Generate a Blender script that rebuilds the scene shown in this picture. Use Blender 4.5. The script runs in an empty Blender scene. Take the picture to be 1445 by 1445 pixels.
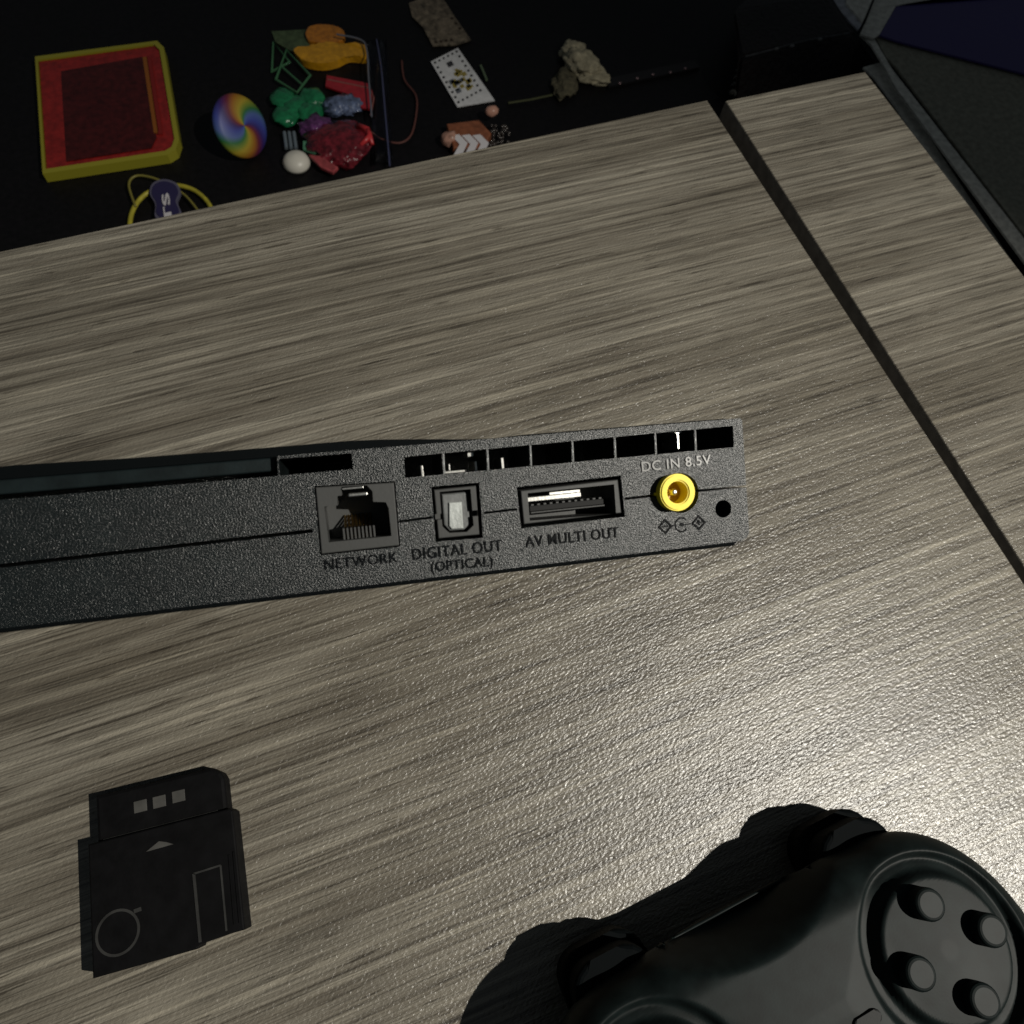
import bpy, bmesh, math, random
import numpy as np
from mathutils import Vector, Matrix, noise

random.seed(4)
S = bpy.context.scene
COL = S.collection
MM = 0.001

# ---------------------------------------------------------------- camera
F = 1044.0            # focal length in photo pixels (1445 wide)
CX = 722.5
ex = Vector((0.93574843, -0.2878824, 0.20371205))      # world X seen by the camera (right, down, forward)
ey = Vector((-0.34369441, -0.87388944, 0.34378977))    # world Y
ez = Vector((0.07905078, -0.39171543, -0.91668424))    # world Z
H = 0.2895
CAM = Vector((0, 0, H))
def c2w(v):                                             # camera vector -> world vector
    v = Vector(v)
    return Vector((v.dot(ex), v.dot(ey), v.dot(ez)))
def ray(px, py):
    return c2w(((px - CX) / F, (py - CX) / F, 1.0))
def at(px, py, z=0.0):                                  # where a sight line meets the level z
    d = ray(px, py)
    return CAM + d * ((z - H) / d.z)

right, up, back = c2w((1, 0, 0)), c2w((0, -1, 0)), c2w((0, 0, -1))
cd = bpy.data.cameras.new('camera')
cam = bpy.data.objects.new('camera', cd)
COL.objects.link(cam)
M = Matrix((right, up, back)).transposed().to_4x4()
M.translation = CAM
cam.matrix_world = M
cd.sensor_width = 36
cd.lens = 36 * F / 1445
cd.clip_start = 0.005
cd.clip_end = 50
cd.dof.use_dof = True
cd.dof.focus_distance = 0.215
cd.dof.aperture_fstop = 30
S.camera = cam

# ---------------------------------------------------------------- light
w = bpy.data.worlds.new('World')
S.world = w
w.use_nodes = True
w.node_tree.nodes['Background'].inputs[0].default_value = (0.80, 0.92, 1.0, 1)
w.node_tree.nodes['Background'].inputs[1].default_value = 0.045
ld = bpy.data.lights.new('torch_lamp', 'SPOT')
ld.energy = 80
ld.spot_size = math.radians(61)
ld.spot_blend = 1.0
ld.color = (1.0, 0.955, 0.86)
ld.shadow_soft_size = 0.006
lamp = bpy.data.objects.new('torch_lamp', ld)
COL.objects.link(lamp)
LAMP = Vector((0.71, -0.44, 1.10))
lamp.location = LAMP
lamp.rotation_euler = (Vector((0.03, -0.02, 0)) - LAMP).to_track_quat('-Z', 'Y').to_euler()
S.view_settings.view_transform = 'Standard'
S.view_settings.look = 'None'
S.view_settings.exposure = 0
S.view_settings.gamma = 1
S.render.resolution_x = S.render.resolution_y = 1024

# ---------------------------------------------------------------- materials
def mat(name, col, rough=0.5, metal=0.0, spec=0.5, trans=0.0, bump=None, var=0.0, coat=0.0, ior=1.45):
    m = bpy.data.materials.new(name)
    m.use_nodes = True
    nt = m.node_tree
    b = nt.nodes['Principled BSDF']
    b.inputs['Base Color'].default_value = (*col, 1)
    b.inputs['Roughness'].default_value = rough
    b.inputs['Metallic'].default_value = metal
    b.inputs['Specular IOR Level'].default_value = spec
    b.inputs['Transmission Weight'].default_value = trans
    b.inputs['Coat Weight'].default_value = coat
    b.inputs['IOR'].default_value = ior
    tc = nt.nodes.new('ShaderNodeTexCoord')
    if var:
        n = nt.nodes.new('ShaderNodeTexNoise')
        n.inputs['Scale'].default_value = 180
        n.inputs['Detail'].default_value = 6
        nt.links.new(tc.outputs['Object'], n.inputs['Vector'])
        r = nt.nodes.new('ShaderNodeValToRGB')
        r.color_ramp.elements[0].position = 0.3
        r.color_ramp.elements[1].position = 0.7
        r.color_ramp.elements[0].color = (*[c * (1 - var) for c in col], 1)
        r.color_ramp.elements[1].color = (*[min(1, c * (1 + var)) for c in col], 1)
        nt.links.new(n.outputs['Fac'], r.inputs['Fac'])
        nt.links.new(r.outputs['Color'], b.inputs['Base Color'])
    if bump:
        scale, strength, dist = bump
        n = nt.nodes.new('ShaderNodeTexNoise')
        n.inputs['Scale'].default_value = scale
        n.inputs['Detail'].default_value = 3
        nt.links.new(tc.outputs['Object'], n.inputs['Vector'])
        bp = nt.nodes.new('ShaderNodeBump')
        bp.inputs['Strength'].default_value = strength
        bp.inputs['Distance'].default_value = dist
        nt.links.new(n.outputs['Fac'], bp.inputs['Height'])
        nt.links.new(bp.outputs['Normal'], b.inputs['Normal'])
    return m

def wood_material():
    m = bpy.data.materials.new('grey_wood_laminate')
    m.use_nodes = True
    nt = m.node_tree
    N, L = nt.nodes.new, nt.links.new
    b = nt.nodes['Principled BSDF']
    tc = N('ShaderNodeTexCoord')
    def noise_tex(scale, sx, sy, detail=6, rough=0.6, dist=0.0, rot=0.0):
        mp = N('ShaderNodeMapping')
        mp.inputs['Scale'].default_value = (sx, sy, 1)
        mr = N('ShaderNodeMapping')
        mr.inputs['Rotation'].default_value = (0, 0, rot)
        L(tc.outputs['Object'], mr.inputs['Vector'])
        L(mr.outputs['Vector'], mp.inputs['Vector'])
        n = N('ShaderNodeTexNoise')
        n.inputs['Scale'].default_value = scale
        n.inputs['Detail'].default_value = detail
        n.inputs['Roughness'].default_value = rough
        n.inputs['Distortion'].default_value = dist
        L(mp.outputs['Vector'], n.inputs['Vector'])
        return n.outputs['Fac']
    def ramp(fac, stops):
        r = N('ShaderNodeValToRGB')
        cr = r.color_ramp
        while len(cr.elements) < len(stops):
            cr.elements.new(0.5)
        for e, (p, c) in zip(cr.elements, stops):
            e.position = p
            e.color = (*c, 1)
        L(fac, r.inputs['Fac'])
        return r.outputs['Color']
    def mix(kind, f, a, c):
        x = N('ShaderNodeMix')
        x.data_type = 'RGBA'
        x.blend_type = kind
        x.inputs[0].default_value = f
        L(a, x.inputs[6]); L(c, x.inputs[7])
        return x.outputs[2]
    broad = noise_tex(1, 3, 34, 3, 0.5, 0.4)
    streak = noise_tex(1, 5, 330, 7, 0.72, 0.15)
    fine = noise_tex(1, 20, 1250, 4, 0.65, 0.1)
    pore = noise_tex(1, 45, 620, 3, 0.5, 0.2)
    c0 = ramp(broad, [(0.30, (0.126, 0.112, 0.087)), (0.5, (0.176, 0.160, 0.129)), (0.70, (0.228, 0.210, 0.172))])
    c1 = ramp(streak, [(0.36, (0.36, 0.34, 0.325)), (0.45, (0.76, 0.74, 0.72)), (0.54, (1.0, 1.0, 1.0)), (0.63, (1.45, 1.45, 1.43))])
    c2 = ramp(fine, [(0.36, (0.50, 0.49, 0.48)), (0.48, (1.0, 1.0, 1.0)), (0.64, (1.35, 1.35, 1.35))])
    c3 = ramp(pore, [(0.30, (0.42, 0.40, 0.38)), (0.37, (1.0, 1.0, 1.0))])
    col = mix('MULTIPLY', 1, mix('MULTIPLY', 1, mix('MULTIPLY', 1, c0, c1), c2), c3)
    L(col, b.inputs['Base Color'])
    b.inputs['Roughness'].default_value = 0.305
    b.inputs['Specular IOR Level'].default_value = 0.95
    # pressed texture of the laminate: short slanting dashes plus long grooves
    dash = noise_tex(1, 560, 1150, 2, 0.5, 0.3, math.radians(-12))
    bp = N('ShaderNodeBump')
    bp.inputs['Strength'].default_value = 0.8
    bp.inputs['Distance'].default_value = 0.00042
    L(dash, bp.inputs['Height'])
    bp2 = N('ShaderNodeBump')
    bp2.inputs['Strength'].default_value = 0.55
    bp2.inputs['Distance'].default_value = 0.0004
    L(streak, bp2.inputs['Height'])
    L(bp.outputs['Normal'], bp2.inputs['Normal'])
    L(bp2.outputs['Normal'], b.inputs['Normal'])
    return m

WOOD = wood_material()
SHELL = mat('black_grained_plastic', (0.0045, 0.007, 0.0075), 0.30, spec=0.72, bump=(3000, 1.0, 0.00019), var=0.25)
SMOOTH = mat('black_smooth_plastic', (0.016, 0.019, 0.019), 0.38, spec=0.5, bump=(900, 0.1, 0.0001))
LETTER = mat('moulded_letter_plastic', (0.004, 0.005, 0.006), 0.5, spec=0.08)
LETTER2 = mat('lit_letter_plastic', (0.085, 0.085, 0.08), 0.35, spec=0.6)  # lighter copy, relief highlights put into the letter colour
SOCKET = mat('dark_grey_socket_plastic', (0.045, 0.046, 0.045), 0.5, spec=0.4, bump=(1500, 0.2, 0.0001))
SLOTM = mat('dark_teal_plastic', (0.006, 0.010, 0.011), 0.5, spec=0.2, bump=(1800, 0.3, 0.0001), var=0.4)
LIDM = mat('shaded_lid_plastic', (0.002, 0.003, 0.0035), 0.7, spec=0.06, bump=(1800, 0.3, 0.0001))  # darkened copy of the black plastic, shade put into the colour
RIB = mat('rib_highlight_plastic', (0.30, 0.31, 0.31), 0.25, spec=0.9, bump=(1500, 0.4, 0.0001))  # pale grey, lit rib edges put into the colour
DARK = mat('inner_black_plastic', (0.006, 0.006, 0.006), 0.6, spec=0.25)
STEEL = mat('bright_steel', (0.75, 0.74, 0.70), 0.28, metal=1.0, bump=(1200, 0.25, 0.0001))
GOLD = mat('gilt_contact', (0.75, 0.52, 0.2), 0.3, metal=1.0)
YELLOW = mat('yellow_jack_plastic', (0.95, 0.76, 0.015), 0.45, spec=0.5, bump=(1500, 0.15, 0.0001))
FLAP = mat('grey_optical_flap', (0.11, 0.115, 0.115), 0.45, bump=(1100, 0.4, 0.0002), var=0.3)
LENS = mat('cloudy_flap_window', (0.33, 0.35, 0.34), 0.4, bump=(1300, 0.7, 0.0003), var=0.45)
EDGE = mat('grey_edge_band', (0.16, 0.15, 0.135), 0.6, bump=(300, 0.3, 0.0003), var=0.25)
PAD = mat('black_controller_plastic', (0.006, 0.0095, 0.0095), 0.5, spec=0.16, bump=(1600, 0.10, 0.0001), var=0.35)
RUB = mat('black_rubber', (0.010, 0.011, 0.011), 0.6, spec=0.3, bump=(1800, 0.3, 0.0001))
CARD = mat('scuffed_black_plastic', (0.0045, 0.0045, 0.005), 0.65, spec=0.08, bump=(700, 0.3, 0.0002), var=0.3)
PRINT = mat('grey_print', (0.055, 0.054, 0.05), 0.6, var=0.35)
PRINT2 = mat('dim_grey_print', (0.022, 0.022, 0.021), 0.6, var=0.45)
FLOORM = mat('black_cloth', (0.0035, 0.003, 0.0035), 0.5, spec=0.25, bump=(900, 0.5, 0.0005), var=0.4)

# ---------------------------------------------------------------- helpers
def obj(name, bm, m, parent=None, smooth=False, loc=None):
    me = bpy.data.meshes.new(name)
    bm.normal_update()
    bm.to_mesh(me)
    bm.free()
    if m is not None:
        me.materials.append(m)
    if smooth:
        for p in me.polygons:
            p.use_smooth = True
    o = bpy.data.objects.new(name, me)
    COL.objects.link(o)
    if parent is not None:
        o.parent = parent
    if loc is not None:
        o.location = loc
    return o
def tag(o, label, cat, group=None):
    o['label'] = label
    o['category'] = cat
    if group:
        o['group'] = group
    return o
def thing(name, label, cat, matrix=None, loc=None, group=None):
    o = bpy.data.objects.new(name, None)
    o.empty_display_size = 0.02
    COL.objects.link(o)
    if matrix is not None:
        o.matrix_world = matrix
    if loc is not None:
        o.location = loc
    return tag(o, label, cat, group)
def prism(bm, pts, z0, z1, bevel=0.0, seg=2):
    """closed solid over a polygon (list of 2-D points)"""
    a = sum(pts[i][0] * pts[(i + 1) % len(pts)][1] - pts[(i + 1) % len(pts)][0] * pts[i][1] for i in range(len(pts)))
    if a < 0:
        pts = list(reversed(pts))
    lo = [bm.verts.new((p[0], p[1], z0)) for p in pts]
    hi = [bm.verts.new((p[0], p[1], z1)) for p in pts]
    n = len(pts)
    fs = [bm.faces.new(list(reversed(lo))), bm.faces.new(hi)]
    for i in range(n):
        fs.append(bm.faces.new((lo[i], lo[(i + 1) % n], hi[(i + 1) % n], hi[i])))
    if bevel:
        es = {e for e in fs[1].edges}
        bmesh.ops.bevel(bm, geom=list(es), offset=bevel, segments=seg, profile=0.5, affect='EDGES', clamp_overlap=True)
    return fs
def box(bm, x0, x1, y0, y1, z0, z1, bevel=0.0):
    b2 = bmesh.new()
    prism(b2, [(x0, y0), (x1, y0), (x1, y1), (x0, y1)], z0, z1)
    if bevel:
        bmesh.ops.bevel(b2, geom=b2.edges[:], offset=bevel, segments=2, profile=0.5, affect='EDGES')
    join(bm, b2)
def join(bm, b2, M4=None):
    me = bpy.data.meshes.new('temp')
    b2.to_mesh(me)
    b2.free()
    if M4 is not None:
        me.transform(M4)
    bm.from_mesh(me)
    bpy.data.meshes.remove(me)
def circle(cx, cy, r, n=40, ry=None):
    return [(cx + r * math.cos(i * 2 * math.pi / n), cy + (ry or r) * math.sin(i * 2 * math.pi / n)) for i in range(n)]
def rrect(x0, x1, y0, y1, r, n=5):
    out = []
    for cx, cy, a in ((x1 - r, y1 - r, 0), (x0 + r, y1 - r, 90), (x0 + r, y0 + r, 180), (x1 - r, y0 + r, 270)):
        for i in range(n + 1):
            t = math.radians(a + 90 * i / n)
            out.append((cx + r * math.cos(t), cy + r * math.sin(t)))
    return out
def ring(bm, outer, inner, z0, z1):
    """solid frame between two loops with the same number of points (both counter-clockwise)"""
    n = len(outer)
    V = [[bm.verts.new((p[0], p[1], z)) for p in loop] for loop, z in ((outer, z0), (outer, z1), (inner, z1), (inner, z0))]
    for k in range(4):
        a, b = V[k], V[(k + 1) % 4]
        for i in range(n):
            j = (i + 1) % n
            bm.faces.new((a[i], a[j], b[j], b[i]))
def tube(bm, pts, r, n=8, closed=False):
    P = [Vector(p) for p in pts]
    rings = []
    for i, p in enumerate(P):
        a = P[(i - 1) % len(P)] if (closed or i > 0) else P[i]
        b = P[(i + 1) % len(P)] if (closed or i < len(P) - 1) else P[i]
        t = (b - a).normalized()
        s = t.cross(Vector((0, 0, 1)))
        if s.length < 1e-3:
            s = t.cross(Vector((1, 0, 0)))
        s.normalize()
        q = t.cross(s)
        rr = r[i] if isinstance(r, (list, tuple)) else r
        rings.append([bm.verts.new(p + (s * math.cos(k * 2 * math.pi / n) + q * math.sin(k * 2 * math.pi / n)) * rr) for k in range(n)])
    m = len(P)
    for i in range(m if closed else m - 1):
        a, b = rings[i], rings[(i + 1) % m]
        for k in range(n):
            bm.faces.new((a[k], a[(k + 1) % n], b[(k + 1) % n], b[k]))
    if not closed:
        bm.faces.new(list(reversed(rings[0])))
        bm.faces.new(rings[-1])
def spline(pts, k=8, closed=False):
    P = [Vector(p) for p in pts]
    n = len(P)
    out = []
    for i in range(n if closed else n - 1):
        p0 = P[(i - 1) % n] if closed or i > 0 else P[i]
        p1, p2 = P[i], P[(i + 1) % n]
        p3 = P[(i + 2) % n] if closed or i < n - 2 else P[(i + 1) % n]
        for j in range(k):
            t = j / k
            out.append(0.5 * ((2 * p1) + (p2 - p0) * t + (2 * p0 - 5 * p1 + 4 * p2 - p3) * t * t + (3 * p1 - p0 - 3 * p2 + p3) * t ** 3))
    if not closed:
        out.append(P[-1])
    return out
def blob(bm, c, rx, ry, rz, amp=0.25, freq=2.0, sub=3, seed=0.0, rot=0.0):
    b2 = bmesh.new()
    bmesh.ops.create_icosphere(b2, subdivisions=sub, radius=1)
    for v in b2.verts:
        p = v.co.copy()
        k = 1 + amp * noise.noise(p * freq + Vector((seed, seed * 1.7, 0))) + amp * 0.5 * noise.noise(p * freq * 2.7 + Vector((seed, 3, 0)))
        v.co = Vector((p.x * rx, p.y * ry, p.z * rz)) * k
    join(bm, b2, Matrix.Translation(c) @ Matrix.Rotation(rot, 4, 'Z'))
def text_mesh(body, extrude, bold=0.0):
    c = bpy.data.curves.new('t', 'FONT')
    c.body = body
    c.extrude = extrude
    c.offset = bold
    c.space_character = 1.08
    c.resolution_u = 4
    o = bpy.data.objects.new('t', c)
    COL.objects.link(o)
    dg = bpy.context.evaluated_depsgraph_get()
    me = bpy.data.meshes.new_from_object(o.evaluated_get(dg))
    bpy.data.objects.remove(o)
    return me
def cut(o, bm_cut):
    """subtract the closed solids of bm_cut from o (modifier baked into the mesh)"""
    bm_cut.normal_update()
    bmesh.ops.recalc_face_normals(bm_cut, faces=bm_cut.faces[:])
    c = obj('temp_cutter', bm_cut, None, con)
    md = o.modifiers.new('cut', 'BOOLEAN')
    md.operation = 'DIFFERENCE'
    md.solver = 'EXACT'
    md.object = c
    dg = bpy.context.evaluated_depsgraph_get()
    me = bpy.data.meshes.new_from_object(o.evaluated_get(dg))
    o.modifiers.clear()
    b2 = bmesh.new(); b2.from_mesh(me)
    bmesh.ops.remove_doubles(b2, verts=b2.verts, dist=1e-7)
    bmesh.ops.triangulate(b2, faces=b2.faces[:])
    b2.to_mesh(me); b2.free()
    old = o.data
    o.data = me
    bpy.data.meshes.remove(old)
    bpy.data.objects.remove(c)

# ---------------------------------------------------------------- the two desk boards and the floor
def board(name, corners, label, z1=0.0, t=0.018):
    c = sum((Vector(p) for p in corners), Vector((0, 0))) / len(corners)
    bm = bmesh.new()
    prism(bm, [(p[0] - c.x, p[1] - c.y) for p in corners], -t, 0, bevel=0.0006, seg=2)
    o = obj(name, bm, WOOD, None)
    o.data.materials.append(EDGE)
    for p in o.data.polygons:
        if p.normal.z < 0.3:
            p.material_index = 1
    o.location = (c.x, c.y, z1)
    return tag(o, label, 'desk board')
def xy(px, py, z=0.0):
    p = at(px, py, z)
    return (p.x, p.y)
A = Vector(xy(998, 141)); Bp = Vector(xy(1264, 547))
dirg = (Bp - A).normalized()
A2 = Vector(xy(1024, 142)); B2 = Vector(xy(1264, 516))
dir2 = (B2 - A2).normalized()
farL = Vector(xy(180, 316)); dirl = (farL - A).normalized()
C2 = Vector(xy(1221, 101)); dir3 = (Vector(xy(1264, 152)) - C2).normalized()
board('desk_board', [A, A + dirl * 0.9, A + dirl * 0.9 + dirg * 0.75, A + dirg * 0.75],
      'large grey wood grain desk board with the console and controller on it')
dn = Vector((dirg.x, dirg.y))
board('desk_board', [A2, A2 + dir2 * 0.75, C2 + dn * 0.75, C2],
      'narrow grey wood grain board at the right beyond the dark gap')
FZ = -0.24
bm = bmesh.new()
prism(bm, [(-3, -2), (3, -2), (3, 4), (-3, 4)], -0.02, 0)
fl = obj('floor', bm, FLOORM, None, loc=(0, 0, FZ))
fl['kind'] = 'structure'

# ---------------------------------------------------------------- console (its rear face towards the camera)
def kray(px, py):
    return Vector(((px - CX) / F, (py - CX) / F, 1.0))
TR, BR, TL, BL = (1047, 590), (1059.5, 767), (180, 661), (180, 872)
nt_ = kray(*TR).cross(kray(*TL)); nb_ = kray(*BR).cross(kray(*BL))
T = nt_.cross(nb_).normalized()
if T.x < 0: T = -T
nr = kray(*TR).cross(kray(*BR))
D = nr.cross(T).normalized()
if D.y < 0: D = -D
Nn = T.cross(D)                          # away from the camera
# |TR-BR| = 28 mm
a_, b_ = kray(*TR), kray(*BR)
# a*k1 + D*h = b*k2  ->  solve
k = np.linalg.lstsq(np.array([[-a_.x, b_.x], [-a_.y, b_.y], [-a_.z, b_.z]]), np.array([D.x, D.y, D.z]) * 0.028, rcond=None)[0]
Pc = a_ * k[0]                           # top right corner of the face, camera space
DEPTH = 0.152
LX, LY, LZ = c2w(T), c2w(-D), c2w(-Nn)
O_w = CAM + c2w(Pc) + LZ * (-DEPTH)      # local origin: under the top right corner at the far end
CON = Matrix((LX, LY, LZ)).transposed().to_4x4()
CON.translation = O_w
def fp(px, py, z=0.0):                   # sight line -> console face coordinates (x right, y up), z above face
    d = c2w(kray(px, py))
    Q = CAM + c2w(Pc) + LZ * z
    t = (Q - CAM).dot(LZ) / d.dot(LZ)
    P = CAM + d * t - O_w
    return (P.dot(LX), P.dot(LY))
lowest = min((O_w + LX * a + LY * b).z for a in (0, -0.23) for b in (0, -0.028))
print('CONSOLE lowest z', lowest, 'axes', LX, LY, LZ)
def fpoly(pts, z=0.0):
    return [fp(x, y, z) for x, y in pts]
con = thing('game_console', 'slim black game console stood on end with its rear ports facing up', 'game console', CON)
ZF = DEPTH
W, HH = 0.230, 0.0272
# body outline seen from behind, with rounded lower corners
outl = [(-W, 0), (-W, -HH + .002), (-W + .0006, -HH + .0006), (-W + .002, -HH),
        (-.0022, -HH), (-.0009, -HH + .0006), (-.0002, -HH + .0017), (0, -.0005), (-.0004, 0)]
bm = bmesh.new()
fs = prism(bm, outl, 0, ZF)
shell = obj('shell', bm, SHELL, con)
cuts = []
def pocket(pts, depth, over=0.002):
    cb = bmesh.new()
    prism(cb, pts, ZF - depth, ZF + over)
    cuts.append(cb)
# eight vent openings
rib_t = [571, 625.6, 687.8, 748.4, 807.8, 867.6, 924.9, 981.2, 1035]
def vy_top(x): return 645 + (x - 570) * (601 - 645) / (1033 - 570)
def vy_bot(x): return 674.5 + (x - 571) * (631 - 674.5) / (1035 - 571)
for i in range(8):
    x0, x1 = rib_t[i], rib_t[i + 1]
    a = 0 if i == 0 else 1.1
    b = 0 if i == 7 else 1.1
    pocket(fpoly([(x0 + a - .6, vy_top(x0)), (x1 - b - .6, vy_top(x1)), (x1 - b + .6, vy_bot(x1)), (x0 + a + .6, vy_bot(x0))]), 0.022)
# left slot: shallow step open to the top, then a deep short slot
sA = fpoly([(392, 645), (392.5, 671.5)])
pocket([(-.2255, .003), (sA[0][0], .003), (sA[1][0], fp(392, 671.5)[1]), (-.2255, fp(180, 692)[1] + .0004)], 0.014)
pocket(fpoly([(393.5, 647.5), (496, 639.5), (498.5, 662), (395, 671)]), 0.06)
# network socket pocket
net = [(443.5, 686), (557.5, 679), (565, 771.5), (452, 783.5)]
pocket(fpoly(net), 0.016)
opt = [(608.5, 687), (676.5, 681), (681.5, 759), (615, 764.5)]
pocket(fpoly(opt), 0.012)
avo = [(729, 687.5), (876, 671), (882, 729), (735.5, 745.5)]
pocket(fpoly(avo), 0.012)
jc = fp(957.5, 696)
pocket(circle(jc[0] + .0004, jc[1], 0.00435), .014)
sc = fp(1020.7, 718)
pocket(circle(sc[0], sc[1], 0.00195, 24), .02)
# seam between upper and lower shell (pieces between the sockets)
def seam(p, q, wd=0.00025, dp=0.012):
    a, b = Vector(fp(*p)), Vector(fp(*q))
    n = (b - a).normalized(); n = Vector((-n.y, n.x)) * wd
    pocket([a - n, b - n, b + n, a + n], dp)
seam((-330, 836.0), (441.0, 749.0), 0.00036, 0.012)
seam((562.6, 736.0), (610.5, 730.0))
seam((682.5, 724.0), (729.5, 718.5))
seam((881.5, 703.8), (933.0, 698.0))
seam((985.5, 692.5), (1060, 685.5))
for cb in cuts:
    cut(shell, cb)
print('SHELL faces', len(shell.data.polygons))



bm = bmesh.new()                                                   # panel set back in the long slot, recess shade put into its material
prism(bm, [(-.225, -.0001), (sA[0][0] - .0004, -.0001), (sA[1][0] - .0004, fp(392, 671.5)[1] + .0010), (-.225, fp(180, 692)[1] + .0013)], ZF - .013, ZF - .0022, bevel=.0003)
obj('slot_shade_panel', bm, SLOTM, con)
bm = bmesh.new()                                                   # strip for the lower bevel, its shade put into the dark colour
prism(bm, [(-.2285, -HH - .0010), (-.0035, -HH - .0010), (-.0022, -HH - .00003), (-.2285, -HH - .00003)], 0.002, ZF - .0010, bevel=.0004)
obj('bevel_shade_strip', bm, LIDM, con)
# raised lid at the left end of the top side
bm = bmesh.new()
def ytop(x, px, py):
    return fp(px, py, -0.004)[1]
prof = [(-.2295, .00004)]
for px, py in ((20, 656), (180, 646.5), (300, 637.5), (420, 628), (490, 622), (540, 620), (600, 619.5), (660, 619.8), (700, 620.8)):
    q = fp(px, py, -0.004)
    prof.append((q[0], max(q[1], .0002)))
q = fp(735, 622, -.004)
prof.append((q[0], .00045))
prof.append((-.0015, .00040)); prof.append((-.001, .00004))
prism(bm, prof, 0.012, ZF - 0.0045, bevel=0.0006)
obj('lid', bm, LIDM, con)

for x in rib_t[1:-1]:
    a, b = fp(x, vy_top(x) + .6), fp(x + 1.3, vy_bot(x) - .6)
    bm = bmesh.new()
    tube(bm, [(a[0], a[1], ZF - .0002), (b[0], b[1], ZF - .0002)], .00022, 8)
    obj('rib_highlight', bm, RIB, con, smooth=True)  # rods added along the ribs, edge highlight put into their colour
# inner shelf of the vents and thin metal fins behind them
vx0, vx1 = fp(571, 660)[0], fp(1035, 616)[0]
for px, ya, yb, wd in ((597, 656, 674, 2.6), (636.5, 654, 664, 1.8), (675, 650, 668, 2.6), (713, 645, 661, 3.2), (966, 608, 633, 3.0)):
    bm = bmesh.new()
    a, b = fp(px, ya), fp(px + 1, yb)
    hw = wd / 2 / 6300 * 1.15
    box(bm, a[0] - hw, a[0] + hw, b[1], a[1], ZF - .012, ZF - .0035, 0.0001)
    if px in (966,):
        box(bm, a[0] - hw * 3, a[0] + hw * 3.2, a[1] - .0003, a[1] + .0003, ZF - .012, ZF - .0033, 0.0001)
    obj('fin', bm, STEEL, con)
bm = bmesh.new()
a, b = fp(631, 667), fp(660, 664)
box(bm, a[0], b[0], b[1] - .0002, b[1] + .0002, ZF - .01, ZF - .004)
a, b = fp(664, 641), fp(672, 640)
box(bm, a[0], b[0], b[1] - .0004, b[1] + .0004, ZF - .01, ZF - .004)
obj('fin', bm, STEEL, con)

def fprism(bm, pts, z0, z1, bevel=0.0):
    prism(bm, fpoly(pts), ZF + z0, ZF + z1, bevel)
def inset(pts, d):
    c = Vector((sum(p[0] for p in pts) / len(pts), sum(p[1] for p in pts) / len(pts)))
    out = []
    for p in pts:
        v = Vector(p) - c
        out.append((c.x + v.x - math.copysign(d, v.x), c.y + v.y - math.copysign(d, v.y)))
    return out
# --- network socket: block with stepped opening
bm = bmesh.new()
prism(bm, fpoly(inset(net, 1.6)), ZF - .0155, ZF - .0002, bevel=0.0002)
sock = obj('network_socket', bm, SOCKET, con)
cb = bmesh.new()
def c4(x, y): return (420 + x / 4.014, 600 + y / 4.014)
hole = [c4(150, 462), (c4(226, 455)), c4(224, 402), c4(250, 398), c4(248, 350), c4(392, 340), c4(424, 374), c4(428, 434), c4(500, 436), c4(516, 470), c4(532, 628), c4(176, 664)]
prism(cb, fpoly(hole), ZF - .0115, ZF + .002)
cut(sock, cb)
bm = bmesh.new()                                                   # metal latch at the top of the opening
a, b = fp(*c4(250, 350)), fp(*c4(372, 342))
box(bm, a[0], b[0], b[1] - .0005, b[1] - .0001, ZF - .006, ZF + .0002, .0001)
a, b = fp(*c4(285, 380)), fp(*c4(395, 372))
box(bm, a[0], b[0], b[1] - .0009, b[1] - .0002, ZF - .006, ZF - .0013, .0002)
obj('latch', bm, STEEL, sock)
bm = bmesh.new()
a, b = fp(*c4(255, 560)), fp(*c4(440, 640))
for k in range(8):
    x = a[0] + (b[0] - a[0]) * (k + .5) / 8
    tube(bm, [(x, b[1] + .0002, ZF - .004), (x, b[1] + .0022, ZF - .0075), (x, b[1] + .0046, ZF - .0112)], .00022, 6)
ct = obj('contacts', bm, GOLD, sock)
ct['kind'] = 'stuff'
bm = bmesh.new()                                                   # comb that keeps the contacts apart
for k in range(9):
    x = a[0] + (b[0] - a[0]) * k / 8
    box(bm, x - .00018, x + .00018, b[1] + .0001, b[1] + .0024, ZF - .011, ZF - .0032)
cm = obj('comb', bm, SOCKET, sock)
cm['kind'] = 'stuff'

# --- optical socket
bm = bmesh.new()
prism(bm, fpoly(inset(opt, 4.2)), ZF - .0118, ZF - .0006, bevel=0.0002)
osock = obj('optical_socket', bm, SOCKET, con)
cb = bmesh.new()
oc = [c4(806, 378), c4(982, 362), c4(1000, 568), c4(962, 606), c4(862, 612), c4(822, 574)]
prism(cb, fpoly(oc), ZF - .006, ZF + .002)
for x, y in ((800, 520), (1004, 500)):
    cut(osock, cb); cb = bmesh.new()
    p = fp(*c4(x, y)); prism(cb, [(p[0] - .0007, p[1] - .0006), (p[0] + .0007, p[1] - .0006), (p[0] + .0007, p[1] + .0006), (p[0] - .0007, p[1] + .0006)], ZF - .003, ZF + .002)
cut(osock, cb)
bm = bmesh.new()
o2 = [c4(822, 392), c4(970, 378), c4(986, 562), c4(952, 596), c4(868, 602), c4(836, 568)]
prism(bm, fpoly(o2), ZF - .0058, ZF - .0020, bevel=.0003)
flap = obj('flap', bm, FLAP, osock)
bm = bmesh.new()
prism(bm, fpoly([c4(862, 440), c4(936, 434), c4(946, 588), c4(878, 592), c4(864, 574)]), ZF - .0021, ZF - .0015, bevel=.0002)
obj('flap_window', bm, LENS, flap)

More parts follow.
